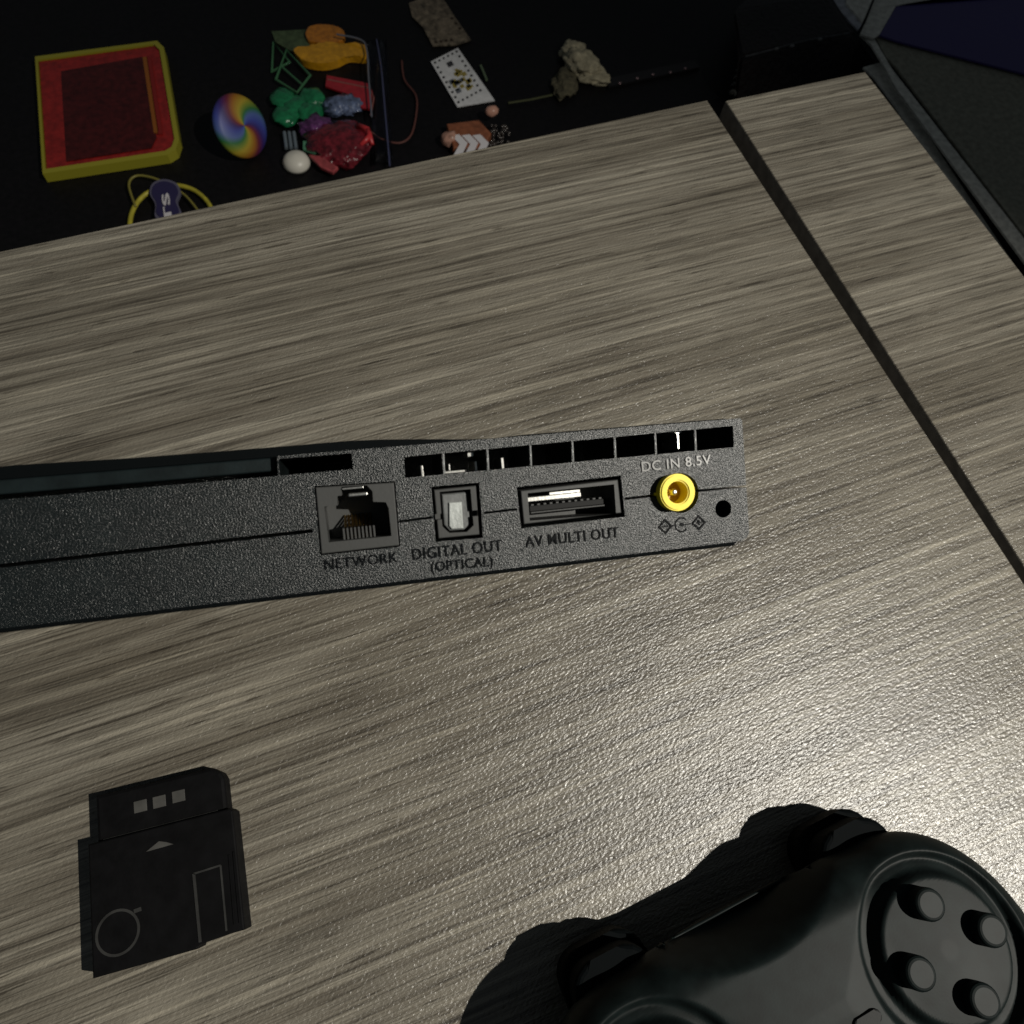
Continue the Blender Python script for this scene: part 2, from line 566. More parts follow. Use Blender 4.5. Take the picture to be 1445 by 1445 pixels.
# --- multi out socket
def c5(x, y): return (720 + x / 4.014, 570 + y / 4.014)
bm = bmesh.new()
avin = [c5(60, 492), c5(612, 428), c5(632, 618), c5(78, 682)]
prism(bm, fpoly(avin), ZF - .0118, ZF - .0002, bevel=0.0002)
av = obj('multi_out_socket', bm, SOCKET, con)
cb = bmesh.new()
prism(cb, fpoly([c5(100, 506), c5(590, 455), c5(602, 622), c5(112, 662)]), ZF - .010, ZF + .002)
cut(av, cb)
bm = bmesh.new()                                                   # contact tongue
a, b = Vector(fp(*c5(128, 612))), Vector(fp(*c5(552, 566)))
box(bm, a.x, b.x, (a.y + b.y) / 2 - .0001, (a.y + b.y) / 2 + .0011, ZF - .0098, ZF - .0026, .0001)
tg = obj('tongue', bm, DARK, av)
bm = bmesh.new()
y = (a.y + b.y) / 2
box(bm, a.x, b.x, y - .0005, y - .00015, ZF - .0095, ZF - .0020, .0001)
obj('tongue_edge', bm, SOCKET, tg)
bm = bmesh.new()
for k in range(12):
    x = a.x + (b.x - a.x) * (k + .5) / 12
    box(bm, x - .00028, x + .00028, y + .00112, y + .00145, ZF - .0095, ZF - .0027)
q = obj('pins', bm, SOCKET, tg)
q['kind'] = 'stuff'
bm = bmesh.new()                                                   # steel key strip
a, b = fp(*c5(100, 522)), fp(*c5(412, 498))
box(bm, a[0], b[0], (a[1] + b[1]) / 2 - .0012, (a[1] + b[1]) / 2 - .0002, ZF - .0095, ZF - .0016, .00012)
a = fp(*c5(228, 500))
box(bm, a[0], b[0] - .0002, (a[1] + b[1]) / 2 - .0004, (a[1] + b[1]) / 2 + .0003, ZF - .0095, ZF - .0012, .00012)
obj('key_strip', bm, STEEL, av)

# --- DC jack
jm = bmesh.new()
j = fp(957.0, 694.8, .0026)
n = 48
ring(jm, circle(j[0], j[1], .0040, n), circle(j[0], j[1], .0024, n), ZF - .010, ZF + .0026)
bmesh.ops.bevel(jm, geom=[e for e in jm.edges if all(abs(v.co.z - ZF - .0026) < 1e-6 for v in e.verts) and abs((e.verts[0].co - e.verts[1].co).length) < .0006],
                offset=.0003, segments=2, affect='EDGES')
jack = obj('power_jack', jm, YELLOW, con, smooth=False)
bm = bmesh.new()
prism(bm, circle(j[0], j[1], .0026, 32), ZF - .0098, ZF - .0016)
obj('jack_floor', bm, mat('amber_jack_floor', (0.42, 0.24, 0.01), 0.4), jack)
bm = bmesh.new()
prism(bm, circle(j[0] + .0001, j[1], .0008, 20), ZF - .009, ZF + .0008, bevel=.0006, seg=4)
obj('pin', bm, STEEL, jack, smooth=True)
bm = bmesh.new()
for sgn in (-1, 1):
    box(bm, j[0] + sgn * .0040 - .0005, j[0] + sgn * .0040 + .0005, j[1] - .0003, j[1] + .0003, ZF - .004, ZF + .0004, .0001)
obj('jack_tab', bm, YELLOW, jack)
bm = bmesh.new()
prism(bm, circle(sc[0], sc[1], .0019, 24), ZF - .0198, ZF - .012)
obj('screw', bm, DARK, con)

# --- moulded lettering
def lettering(body, p0, p1, cap, label=None):
    me = text_mesh(body, .05, 0.006)
    xs = [v.co.x for v in me.vertices]; ys = [v.co.y for v in me.vertices]
    a, b = Vector(fp(*p0)), Vector(fp(*p1))
    L = (b - a).length
    ux = (b - a).normalized(); uy = Vector((-ux.y, ux.x))
    capy = cap / 6350.0
    x0, x1 = min(xs), max(xs)
    y1 = 0.72 if '(' in body else max(ys)
    for v in me.vertices:
        X = (v.co.x - x0) / (x1 - x0) * L
        Y = v.co.y / y1 * capy
        Z = v.co.z / .05
        q = a + ux * X + uy * Y
        v.co = Vector((q.x, q.y, ZF + .00018 * Z + .00012))
    me.materials.append(LETTER2 if 'DC' in body else LETTER)
    o = bpy.data.objects.new('lettering', me)
    COL.objects.link(o)
    o.parent = con
    return o
lettering('DC IN 8.5V', (905.6, 665.5), (1002.8, 654.6), 13.2)
lettering('AV MULTI OUT', (742, 772.4), (873.5, 758), 14.5)
lettering('DIGITAL OUT', (583, 790), (709, 776.5), 14.5)
lettering('(OPTICAL)', (609, 806.5), (696, 798), 13)
lettering('NETWORK', (459, 804), (562, 792.5), 13)
bm = bmesh.new()                                                   # polarity mark: two diamonds and a ring
def dia(cx, cy, r, w_):
    c = Vector(fp(cx, cy)); r /= 6350; w_ /= 6350
    o_ = [(c.x + r, c.y), (c.x, c.y + r), (c.x - r, c.y), (c.x, c.y - r)]
    i_ = [(c.x + r - w_, c.y), (c.x, c.y + r - w_), (c.x - r + w_, c.y), (c.x, c.y - r + w_)]
    ring(bm, o_, i_, ZF - .0001, ZF + .00028)
    return c
c = dia(938.7, 742.8, 10.5, 2.8)
box(bm, c.x - .0006, c.x + .0006, c.y - .00015, c.y + .00015, ZF - .0001, ZF + .00028)
c = dia(986, 737.5, 10.5, 2.8)
box(bm, c.x - .0006, c.x + .0006, c.y - .00015, c.y + .00015, ZF - .0001, ZF + .00028)
box(bm, c.x - .00015, c.x + .00015, c.y - .0006, c.y + .0006, ZF - .0001, ZF + .00030)
c = Vector(fp(961.8, 740.5))
arc = [(c.x + math.cos(t) * .0015, c.y + math.sin(t) * .0015, ZF) for t in [math.radians(45 + 270 * i / 20) for i in range(21)]]
tube(bm, arc, .00019, 6)
prism(bm, circle(c.x, c.y, .00045, 14), ZF - .0001, ZF + .00016)
box(bm, c.x + .0004, c.x + .0023, c.y - .00013, c.y + .00013, ZF - .0001, ZF + .00013)
box(bm, c.x - .0023, c.x - .0012, c.y - .00013, c.y + .00013, ZF - .0001, ZF + .00013)
obj('polarity_mark', bm, LETTER, con)

# ---------------------------------------------------------------- game controller
ZT = 0.045
O1, O2 = at(1337, 1340, ZT), at(947, 1575, ZT)
print('DISC distance', (O1 - O2).length)
U = (O1 - O2); U.z = 0; U.normalize()
V = Vector((-U.y, U.x, 0))
mid = (O1 + O2) / 2
PADM = Matrix((U, V, Vector((0, 0, 1)))).transposed().to_4x4()
PADM.translation = Vector((mid.x, mid.y, 0))
half = (O1 - O2).length / 2
pad = thing('game_controller', 'black twin stick game controller lying on the lower right of the desk board', 'game controller', PADM)
step = 0.0007
gx = np.arange(-0.098, 0.0981, step); gy = np.arange(-0.112, 0.050, step)
X, Y = np.meshgrid(gx, gy, indexing='ij')
def smin(a, b, k):
    h = np.clip(0.5 + 0.5 * (b - a) / k, 0, 1)
    return b * (1 - h) + a * h - k * h * (1 - h)
def circ(cx, cy, r): return np.hypot(X - cx, Y - cy) - r
def caps(ax, ay, bx, by, ra, rb):
    dx, dy = bx - ax, by - ay
    t = np.clip(((X - ax) * dx + (Y - ay) * dy) / (dx * dx + dy * dy), 0, 1)
    return np.hypot(X - ax - t * dx, Y - ay - t * dy) - (ra + (rb - ra) * t)
def rbox(cx, cy, hx, hy, r):
    qx, qy = np.abs(X - cx) - hx + r, np.abs(Y - cy) - hy + r
    return np.hypot(np.maximum(qx, 0), np.maximum(qy, 0)) + np.minimum(np.maximum(qx, qy), 0) - r
R1 = 0.0325
sd = smin(circ(half, 0, R1), circ(-half, 0, R1), 0.004)
sd = smin(sd, rbox(0, 0.001, half - .006, 0.0318, 0.012), 0.008)
sd = smin(sd, caps(half + .004, -.015, half + .020, -.085, .030, .0165), 0.012)
sd = smin(sd, caps(-half - .004, -.015, -half - .020, -.085, .030, .0165), 0.012)
sd = smin(sd, circ(.027, -.030, .021), 0.010)
sd = smin(sd, circ(-.027, -.030, .021), 0.010)
d = -sd
gxd, gyd = np.gradient(sd, step)
rad = 0.013
dome = np.sqrt(np.clip(1 - (1 - np.clip(d / rad, 0, 1)) ** 2, 0, 1))
tip = np.clip((-Y - 0.03) / 0.07, 0, 1)
zc = 0.030 - 0.013 * tip
ztop = zc + (0.014 + 0.002 * np.clip(d / .03, 0, 1) - 0.003 * tip) * dome
hollow = np.clip(.0535 - np.hypot(X + .002, Y - .073), 0, 1)
ztop = np.maximum(ztop - 1.9 * hollow * hollow / (hollow + .004), np.minimum(ztop, .0165))
zbot = zc - (0.017 - 0.0 * tip) * dome
for s_ in (1, -1):                                                  # ring grooves round the two button discs
    rr = np.hypot(X - s_ * half, Y)
    ga = np.clip((0.0272 - rr) / 0.0026, 0, 1); gb_ = np.clip((rr - 0.0196) / 0.0024, 0, 1)
    g = ga * ga * (3 - 2 * ga) * gb_ * gb_ * (3 - 2 * gb_)
    ztop = ztop - 0.0042 * g
for s_ in (1, -1):                                                  # wells of the sticks
    rr = np.hypot(X - s_ * .027, Y + .030)
    ztop = ztop - 0.006 * np.clip((.0145 - rr) / .002, 0, 1)
inside = sd < 0
nx_, ny_ = X.shape
near = (sd < step * 1.5)
idx_t = -np.ones(X.shape, int); idx_b = -np.ones(X.shape, int)
verts = []
for i in range(nx_):
    for j_ in range(ny_):
        if inside[i, j_]:
            idx_t[i, j_] = len(verts); verts.append((X[i, j_], Y[i, j_], ztop[i, j_]))
            idx_b[i, j_] = len(verts); verts.append((X[i, j_], Y[i, j_], zbot[i, j_]))
        elif near[i, j_]:
            x_ = X[i, j_] - gxd[i, j_] * sd[i, j_]; y_ = Y[i, j_] - gyd[i, j_] * sd[i, j_]
            idx_t[i, j_] = idx_b[i, j_] = len(verts); verts.append((x_, y_, min(zc[i, j_], .5 * (ztop[i, j_] + zbot[i, j_])) if hollow[i, j_] > .002 else zc[i, j_]))
faces = []
for i in range(nx_ - 1):
    for j_ in range(ny_ - 1):
        q = [(i, j_), (i + 1, j_), (i + 1, j_ + 1), (i, j_ + 1)]
        if all(idx_t[p] >= 0 for p in q) and any(inside[p] for p in q):
            faces.append([idx_t[p] for p in q])
            faces.append([idx_b[p] for p in reversed(q)])
me = bpy.data.meshes.new('body')
me.from_pydata([tuple(map(float, v)) for v in verts], [], [[int(a) for a in f] for f in faces])
me.validate()
me.materials.append(PAD)
for p in me.polygons: p.use_smooth = True
body = bpy.data.objects.new('body', me)
COL.objects.link(body); body.parent = pad
me.update()
for k_ in range(4):                                                 # four round buttons on the right disc
    bm = bmesh.new()
    t_ = math.radians(90 * k_)
    prism(bm, circle(half + .0135 * math.cos(t_), .0135 * math.sin(t_), .0047, 28), .038, .0502, bevel=.0012, seg=3)
    obj('button', bm, PAD, pad)
for k_ in range(4):                                                 # four direction keys on the left disc
    bm = bmesh.new()
    t_ = math.radians(90 * k_)
    pts = [(.0035, 0), (.0075, -.0040), (.0150, -.0042), (.0155, -.0035), (.0155, .0035), (.0150, .0042), (.0075, .0040)]
    prism(bm, [(-half + x * math.cos(t_) - y * math.sin(t_), x * math.sin(t_) + y * math.cos(t_)) for x, y in pts], .038, .0495, bevel=.0007)
    obj('direction_key', bm, PAD, pad)
def lathe(bm, cx, cy, prof, n=40):
    rs = []
    for r, z in prof:
        rs.append([bm.verts.new((cx + r * math.cos(i * 2 * math.pi / n), cy + r * math.sin(i * 2 * math.pi / n), z)) for i in range(n)])
    for a, b in zip(rs, rs[1:]):
        for i in range(n):
            bm.faces.new((a[i], a[(i + 1) % n], b[(i + 1) % n], b[i]))
    bm.faces.new(rs[-1]); bm.faces.new(list(reversed(rs[0])))
for s_ in (1, -1):
    bm = bmesh.new()
    lathe(bm, s_ * .027, -.030, [(.0060, .037), (.0050, .051), (.0088, .0545), (.0092, .0565), (.0084, .0582), (.0070, .0586), (.0055, .0578), (.0001, .0590)])
    obj('thumb_stick', bm, RUB, pad, smooth=True)
    for zz, v0, v1, hx in ((.0235, .016, .0385, .0135), (.0115, .016, .0410, .0150)):
        bm = bmesh.new()
        prism(bm, rrect(s_ * (half - .002) - hx, s_ * (half - .002) + hx, v0, v1, .009), zz - .0050, zz + .0050, bevel=.0022, seg=4)
        obj('shoulder_button', bm, LIDM, pad)  # darker than the body, self-shadow put into the colour
bm = bmesh.new()
for s_ in (1, -1):
    prism(bm, rrect(s_ * .0145 - .0045, s_ * .0145 + .0045, -.006, -.0025, .0015), .043, .0468, bevel=.0005)
obj('menu_buttons', bm, RUB, pad)

# ---------------------------------------------------------------- black cartridge at the lower left
TZ = 0.0095
co = at(226, 1230, 0)
ax1 = (at(330, 1300, TZ) - at(180, 1342, TZ)); ax1.z = 0; ax1.normalize()
ay1 = Vector((-ax1.y, ax1.x, 0))
CM = Matrix((ax1, ay1, Vector((0, 0, 1)))).transposed().to_4x4()
CM.translation = Vector((co.x, co.y, 0))
def cl(px, py, z=TZ):
    p = at(px, py, z) - CM.translation
    return (p.x * ax1.x + p.y * ax1.y, p.x * ay1.x + p.y * ay1.y)
cart = thing('memory_card', 'black plastic memory card with a grey arrow mark at the lower left of the desk', 'memory card', CM)
k6 = 220 / 963.0
def c6(x, y, z=TZ): return cl(180 + x * k6, 1060 + y * k6, z)
xl = c6(-235, 900)[0]
bm = bmesh.new()
r_ = c6(660, 360); r2 = c6(715, 1140)
yb = c6(0, 1345)[1]; yt = c6(640, 350)[1]; ys = c6(440, 1210)[1]
xr = (r_[0] + r2[0]) / 2
xs_ = c6(430, 1210)[0]
prism(bm, [(xl, yb), (xs_, yb), (xs_ + .0006, ys + .0012), (xr, ys + .0012), (xr, yt - .001), (xr - .001, yt), (xl, yt)], 0.0003, TZ, bevel=.0006)
obj('case', bm, CARD, cart)
bm = bmesh.new()
zt = TZ - .0022
yt2 = c6(500, 105, zt)[1]; xr2 = c6(600, 200, zt)[0]
prism(bm, [(xl + .002, yt - .002), (xr2, yt - .002), (xr2, yt2 - .0045), (xr2 - .0010, yt2 - .0022), (xr2 - .004, yt2), (xl + .002, yt2)], 0.0003, zt, bevel=.0012)
obj('connector_end', bm, CARD, cart)
bm = bmesh.new()
box(bm, xl + .004, xr2 - .003, yt - .0002, yt + .0006, zt - .001, zt + .0005, .0002)
obj('ridge', bm, PRINT2, cart)  # highlight along the ridge put into its lighter grey
for x, y in ((80, 340), (197, 312), (316, 278)):
    bm = bmesh.new()
    p = c6(x, y, zt)
    box(bm, p[0] - .0021, p[0] + .0021, p[1] - .0019, p[1] + .0019, zt - .0003, zt + .0003, .0001)
    obj('pad_dot', bm, PRINT, cart)
bm = bmesh.new()
prism(bm, [c6(115, 622), c6(285, 574), c6(240, 562), c6(195, 556)], TZ + .00002, TZ + .0002)
obj('arrow_mark', bm, PRINT, cart)
bm = bmesh.new()                                                     # outlined label window
lw = [c6(410, 757), c6(575, 705), c6(612, 1110), c6(450, 1180)]
def strip(bm, a, b, w_, z0, z1):
    a, b = Vector(a), Vector(b)
    n_ = (b - a).normalized(); n_ = Vector((-n_.y, n_.x)) * w_ / 2
    prism(bm, [a - n_, b - n_, b + n_, a + n_], z0, z1)
strip(bm, lw[0], lw[1], .0006, TZ, TZ + .0003)
strip(bm, lw[1], lw[2], .0006, TZ, TZ + .00025)
strip(bm, lw[3], lw[0], .0009, TZ, TZ + .0003)
obj('label_outline', bm, PRINT2, cart)
for a_p, b_p in (((655, 620), (694, 1060)), ((628, 640), (662, 1070))):
    bm = bmesh.new()
    strip(bm, c6(*a_p), c6(*b_p), .0005, TZ - .0002, TZ + .00035)
    obj('grip_rib', bm, CARD, cart)
bm = bmesh.new()
p = c6(-60, 1120)
ring(bm, circle(p[0], p[1], .0068, 40), circle(p[0], p[1], .0060, 40), TZ - .0001, TZ + .0002)
strip(bm, (p[0] + .0052, p[1] + .0048), (p[0] + .0075, p[1] + .0050), .0012, TZ, TZ + .00025)
obj('round_emblem', bm, PRINT2, cart)

# ---------------------------------------------------------------- things on the dark floor beyond the desk
K1 = 540 / 1445.0
def g1(x, y, z=0.0):
    return at(180 + x * K1, y * K1, FZ + z)
K2 = 710 / 1445.0
def g2(x, y, z=0.0):
    return at(560 + x * K2, y * K2, FZ + z)
def flat(name, pts3, z0, z1, m, label=None, cat=None, bevel=0.0, parent=None, group=None, smooth_pts=False):
    """slab on the floor from world outline points"""
    c = sum(pts3, Vector()) / len(pts3)
    P = [(p.x - c.x, p.y - c.y) for p in pts3]
    if smooth_pts:
        P = [(v.x, v.y) for v in spline([(x, y, 0) for x, y in P], 6, True)]
    bm = bmesh.new()
    prism(bm, P, z0, z1, bevel)
    if parent is not None:
        pl = parent.location
        o = obj(name, bm, m, parent, loc=(c.x - pl.x, c.y - pl.y, 0))
    else:
        o = obj(name, bm, m, None, loc=(c.x, c.y, FZ))
        tag(o, label, cat, group)
    return o
def pmat(name, col, rough=0.5, **k): return mat(name, col, rough, **k)

# red case with yellow green rim
RED = pmat('red_plastic', (0.22, 0.012, 0.010), .35, coat=.3, var=.3, bump=(60, .3, .001))
base = g1(60, 420)
rc = thing('plastic_case', 'red plastic case with a yellow green rim at the top left', 'case', loc=Vector((base.x, base.y, FZ)))
o_ = [g1(-330, 250), g1(125, 190), g1(150, 215), g1(208, 560), g1(196, 598), g1(165, 618), g1(-300, 690)]
i_ = [g1(-320, 262), g1(112, 202), g1(134, 224), g1(190, 558), g1(180, 588), g1(155, 603), g1(-290, 672)]
bm = bmesh.new()
ring(bm, [((p - base).x, (p - base).y) for p in reversed(o_)], [((p - base).x, (p - base).y) for p in reversed(i_)], 0.0005, .010)
obj('rim', bm, pmat('yellow_green_rim', (0.26, 0.24, 0.02), .4, coat=.3), rc)
flat('lid', i_, .0006, .0085, RED, bevel=.001, parent=rc)
flat('inner_panel', [g1(-250, 270, .009), g1(60, 215, .009), g1(110, 520, .009), g1(90, 560, .009), g1(-230, 610, .009)], .0086, .0094, pmat('dark_red_panel', (0.045, 0.005, 0.005), .3, var=.4), parent=rc)
for (a, b), c_ in (((g1(65, 215, .01), g1(108, 500, .01)), (0.22, 0.07, 0.01)), ((g1(80, 212, .01), g1(124, 505, .01)), (0.18, 0.012, 0.01))):
    bm = bmesh.new()
    strip(bm, (a.x - base.x, a.y - base.y), (b.x - base.x, b.y - base.y), .0042, .0087, .0102)
    obj('stripe', bm, pmat('stripe_paint', c_, .4), rc)

# rainbow swirl disc
def swirl():
    m = bpy.data.materials.new('rainbow_swirl')
    m.use_nodes = True
    nt = m.node_tree; N = nt.nodes.new; L = nt.links.new
    b = nt.nodes['Principled BSDF']
    tc = N('ShaderNodeTexCoord'); sp = N('ShaderNodeSeparateXYZ')
    L(tc.outputs['Object'], sp.inputs[0])
    def ma(op, a, c=None, v=None):
        x = N('ShaderNodeMath'); x.operation = op
        L(a, x.inputs[0])
        if c is not None: L(c, x.inputs[1])
        if v is not None: x.inputs[1].default_value = v
        return x.outputs[0]
    an = ma('ARCTAN2', sp.outputs[1], sp.outputs[0])
    ln = N('ShaderNodeVectorMath'); ln.operation = 'LENGTH'; L(tc.outputs['Object'], ln.inputs[0])
    tw = ma('MULTIPLY', ln.outputs['Value'], v=60.0)
    s = ma('ADD', an, tw)
    s = ma('MULTIPLY', s, v=1 / math.pi)
    s = ma('ADD', s, v=4.12)
    s = ma('FRACT', s)
    r = N('ShaderNodeValToRGB'); cr = r.color_ramp
    cols = [(0, (0.32, 0.24, 0.02)), (.16, (0.26, 0.10, 0.01)), (.27, (0.11, 0.012, 0.03)), (.40, (0.03, 0.015, 0.12)), (.55, (0.035, 0.05, 0.26)), (.70, (0.06, 0.10, 0.28)), (.82, (0.02, 0.12, 0.03)), (.92, (0.16, 0.20, 0.02)), (1, (0.32, 0.24, 0.02))]
    while len(cr.elements) < len(cols): cr.elements.new(.5)
    for e, (p, c) in zip(cr.elements, cols):
        e.position = p; e.color = (*c, 1)
    L(s, r.inputs[0]); L(r.outputs[0], b.inputs['Base Color'])
    b.inputs['Roughness'].default_value = .5
    return m
pc = g1(425, 478, .022)
bm = bmesh.new()
lathe(bm, 0, 0, [(.001, -.006), (.020, -.0055), (.0255, -.003), (.0268, 0), (.0255, .003), (.021, .0052), (.010, .0065), (.0004, .0068)], 48)
sw = obj('swirl_disc', bm, swirl(), None, smooth=True)
tag(sw, 'rainbow swirl lollipop disc propped on the dark floor', 'lollipop')
zax = (CAM - pc).normalized()
zax = (zax + Vector((0.80, -.1, .15))).normalized()
xax = (right - zax * right.dot(zax)).normalized(); yax = zax.cross(xax)
SM = Matrix((xax, yax, zax)).transposed().to_4x4()
SCL = 1.02
SM = SM @ Matrix.Diagonal((SCL, SCL, SCL, 1))
SM.translation = pc
sw.matrix_world = SM

# contents of the clear bag
def heap(name, x, y, rx, ry, rz, m, label, cat, amp=.3, freq=2, seed=1., z=None, rot=0.):
    p = g1(x, y)
    bm = bmesh.new()
    blob(bm, Vector((0, 0, rz * .8 if z is None else z)), rx, ry, rz, amp, freq, 3, seed, rot)
    o = obj(name, bm, m, None, smooth=True, loc=p)
    return tag(o, label, cat)
OR = pmat('orange_rubber', (0.42, 0.15, 0.01), .25, coat=.6, var=.3, bump=(250, .4, .001))
YO = pmat('yellow_orange_rubber', (0.52, 0.25, 0.008), .25, coat=.6, var=.25, bump=(250, .4, .001))
GR = pmat('green_foil', (0.010, 0.14, 0.055), .25, coat=.6, var=.35, bump=(200, .6, .002))
DG = pmat('dull_green_card', (0.05, 0.075, 0.035), .6, var=.4)
flat('orange_tag', [g1(690, 118), g1(790, 118), g1(822, 145), g1(812, 175), g1(760, 182), g1(685, 172)], .001, .006, OR, 'orange rubber tag at the top of the clear bag', 'tag', .0012, smooth_pts=True)
flat('rubber_figure', [g1(632, 212), g1(700, 205), g1(745, 188), g1(820, 196), g1(880, 190), g1(908, 215), g1(900, 243), g1(840, 240), g1(790, 262), g1(730, 270), g1(665, 255)], .001, .009, YO, 'long yellow orange rubber toy in the clear bag', 'toy', .002, smooth_pts=True)
flat('green_card', [g1(545, 125), g1(680, 118), g1(692, 205), g1(640, 212), g1(560, 165)], .0005, .002, DG, 'dull green card at the top left of the clear bag', 'card')
tri = bmesh.new()
tb = g1(610, 260)
P3 = [g1(550, 160, .003) - tb, g1(612, 235, .003) - tb, g1(545, 270, .003) - tb]
tube(tri, P3, .0013, 6, closed=True)
P3 = [g1(600, 190, .005) - tb, g1(690, 285, .005) - tb, g1(640, 350, .005) - tb, g1(560, 300, .005) - tb]
tube(tri, P3, .0013, 6, closed=True)
tube(tri, [g1(580, 250, .005) - tb, g1(660, 320, .005) - tb], .001, 6)
tag(obj('wire_triangle', tri, pmat('green_wire', (0.05, 0.15, 0.07), .4, coat=.2), None, loc=tb), 'pale green wire triangle above the green clover', 'ornament')
p = g1(650, 415)
clv = thing('clover', 'bright green four lobed clover in the clear bag', 'ornament', loc=p)
for (x, y), s_ in (((590, 390), 1), ((600, 455), 2), ((700, 385), 3), ((690, 440), 4), ((640, 420), 5)):
    q = g1(x, y) - p
    bm = bmesh.new()
    blob(bm, Vector((q.x, q.y, .005)), .0125, .0135, .005, .25, 2.2, 3, s_ * 3.1)
    obj('leaf', bm, GR, clv, smooth=True)
flat('red_card', [g1(755, 303), g1(915, 335), g1(928, 370), g1(915, 432), g1(885, 425), g1(850, 380), g1(750, 345)], .004, .006, pmat('red_card_paper', (0.30, 0.014, 0.022), .25, coat=.6, var=.2), 'red plastic card with a pale edge in the clear bag', 'card', .0004)
ce = bmesh.new()
cb_ = g1(860, 360)
tube(ce, [g1(755, 300, .006) - cb_, g1(912, 333, .006) - cb_, g1(930, 368, .006) - cb_, g1(918, 434, .006) - cb_], .0008, 6)
tag(obj('card_sleeve', ce, pmat('pale_pink_edge', (.22, .08, .07), .3), None, loc=cb_), 'pale bent sleeve edge round the red card', 'sleeve')
heap('crumpled_film', 815, 415, .020, .012, .006, pmat('pale_blue_film', (0.10, 0.13, 0.22), .3, coat=.6, bump=(160, .9, .004), var=.5), 'crumpled pale blue film below the red card', 'film', .45, 3, 4.)
heap('red_toy', 800, 560, .030, .028, .008, pmat('dark_red_cloth', (0.11, 0.008, 0.014), .25, coat=.6, bump=(140, .9, .004), var=.7), 'dark red crumpled pouch at the bottom of the clear bag', 'pouch', .4, 3, 9.)
heap('purple_pouch', 715, 500, .016, .014, .007, pmat('dark_purple_cloth', (0.09, 0.025, 0.10), .25, coat=.6, bump=(140, .9, .004), var=.7), 'small dark purple pouch left of the red pouch', 'pouch', .4, 3, 2.)
flat('red_ribbon', [g1(690, 612), g1(735, 618), g1(800, 660), g1(780, 680), g1(735, 660)], .006, .009, pmat('pink_red_ribbon', (0.28, 0.05, 0.055), .5, var=.4), 'pink red ribbon by the desk edge below the pouch', 'ribbon', .0005)
fig = bmesh.new()
fb = g1(900, 510)
tube(fig, [v - fb for v in (g1(870, 475, .010), g1(905, 490, .012), g1(925, 545, .010))], [.003, .0032, .0018], 8)
tube(fig, [v - fb for v in (g1(905, 490, .012), g1(915, 515, .012), g1(880, 548, .010))], [.003, .003, .002], 8)
tag(obj('red_clip', fig, pmat('bright_red_plastic', (0.45, 0.03, 0.035), .35), None, smooth=True, loc=fb), 'bright red forked clip lying on the dark red pouch', 'clip')
flat('green_frame_card', [g1(668, 558), g1(735, 568), g1(742, 585), g1(715, 607), g1(668, 590)], .006, .008, pmat('green_frame', (0.07, 0.20, 0.12), .5, var=.4), 'small green framed card left of the red pouch', 'card')
sil = bmesh.new()
sb = g1(612, 525)
for k_ in range(3):
    tube(sil, [g1(592 + 18 * k_, 500, .006) - sb, g1(600 + 18 * k_, 560, .006) - sb], .0017, 8)
tag(obj('metal_tubes', sil, pmat('blue_grey_metal', (.25, .30, .34), .35, metal=.6), None, loc=sb), 'three short silver tubes under the green clover', 'tubes')
p = g1(640, 625)
bm = bmesh.new()
lathe(bm, 0, 0, [(.0125, .0), (.0128, .003), (.011, .007), (.007, .010), (.0005, .0112)], 32)
cup = obj('white_cap', bm, pmat('white_plastic', (0.55, 0.53, 0.47), .4), None, smooth=True, loc=p + Vector((.0, .0, .001)))
tag(cup, 'white domed plastic cap beside the desk edge', 'cap')

# clear bag: two thin transparent edges and a film over the heap
bagm = pmat('clear_bag_plastic', (0.75, 0.78, 0.9), .12, trans=1.0, ior=1.15)
gb = g1(780, 400)
bag = thing('clear_bag', 'clear plastic bag edge to the right of the coloured trinkets', 'bag', loc=gb)
bm = bmesh.new()
tube(bm, [v - gb for v in spline([g1(790, 130, .012), g1(880, 150, .014), g1(903, 190, .014), g1(910, 290, .013), g1(922, 440, .012)], 6)], .0009, 6)
obj('fold', bm, pmat('milky_plastic', (0.13, 0.14, 0.17), .25, coat=.5), bag)
bm = bmesh.new()
tube(bm, [v - gb for v in spline([g1(940, 150, .008), g1(958, 260, .010), g1(972, 420, .010), g1(990, 625, .008)], 6)], .0009, 6)
obj('seam', bm, pmat('bluish_plastic', (0.055, 0.06, 0.12), .25, coat=.5), bag)
bm = bmesh.new()
vs = {}
for i in range(9):
    for j_ in range(9):
        px_ = 905 + i * 9; py_ = 150 + j_ * 58
        q = g1(px_ + j_ * 3, py_, .006 + .004 * math.sin(i * 1.3 + j_ * .8)) - gb
        vs[i, j_] = bm.verts.new(q)
for i in range(8):
    for j_ in range(8):
        bm.faces.new((vs[i, j_], vs[i + 1, j_], vs[i + 1, j_ + 1], vs[i, j_ + 1]))
fo = obj('film', bm, bagm, bag, smooth=True)
sm_ = fo.modifiers.new('thick', 'SOLIDIFY'); sm_.thickness = .0003

# cord
cbp = g1(1040, 420)
bm = bmesh.new()
tube(bm, [v - cbp for v in spline([g1(1035, 230, .003), g1(1045, 300, .003), g1(1088, 360, .003), g1(1090, 430, .003), g1(1070, 510, .003), g1(1025, 540, .003), g1(960, 525, .004), g1(920, 498, .006)], 8)], .0010, 6)
tag(obj('cord', bm, pmat('brown_cord', (0.10, 0.035, 0.028), .6), None, loc=cbp), 'thin reddish brown cord looping beside the clear bag', 'cord')

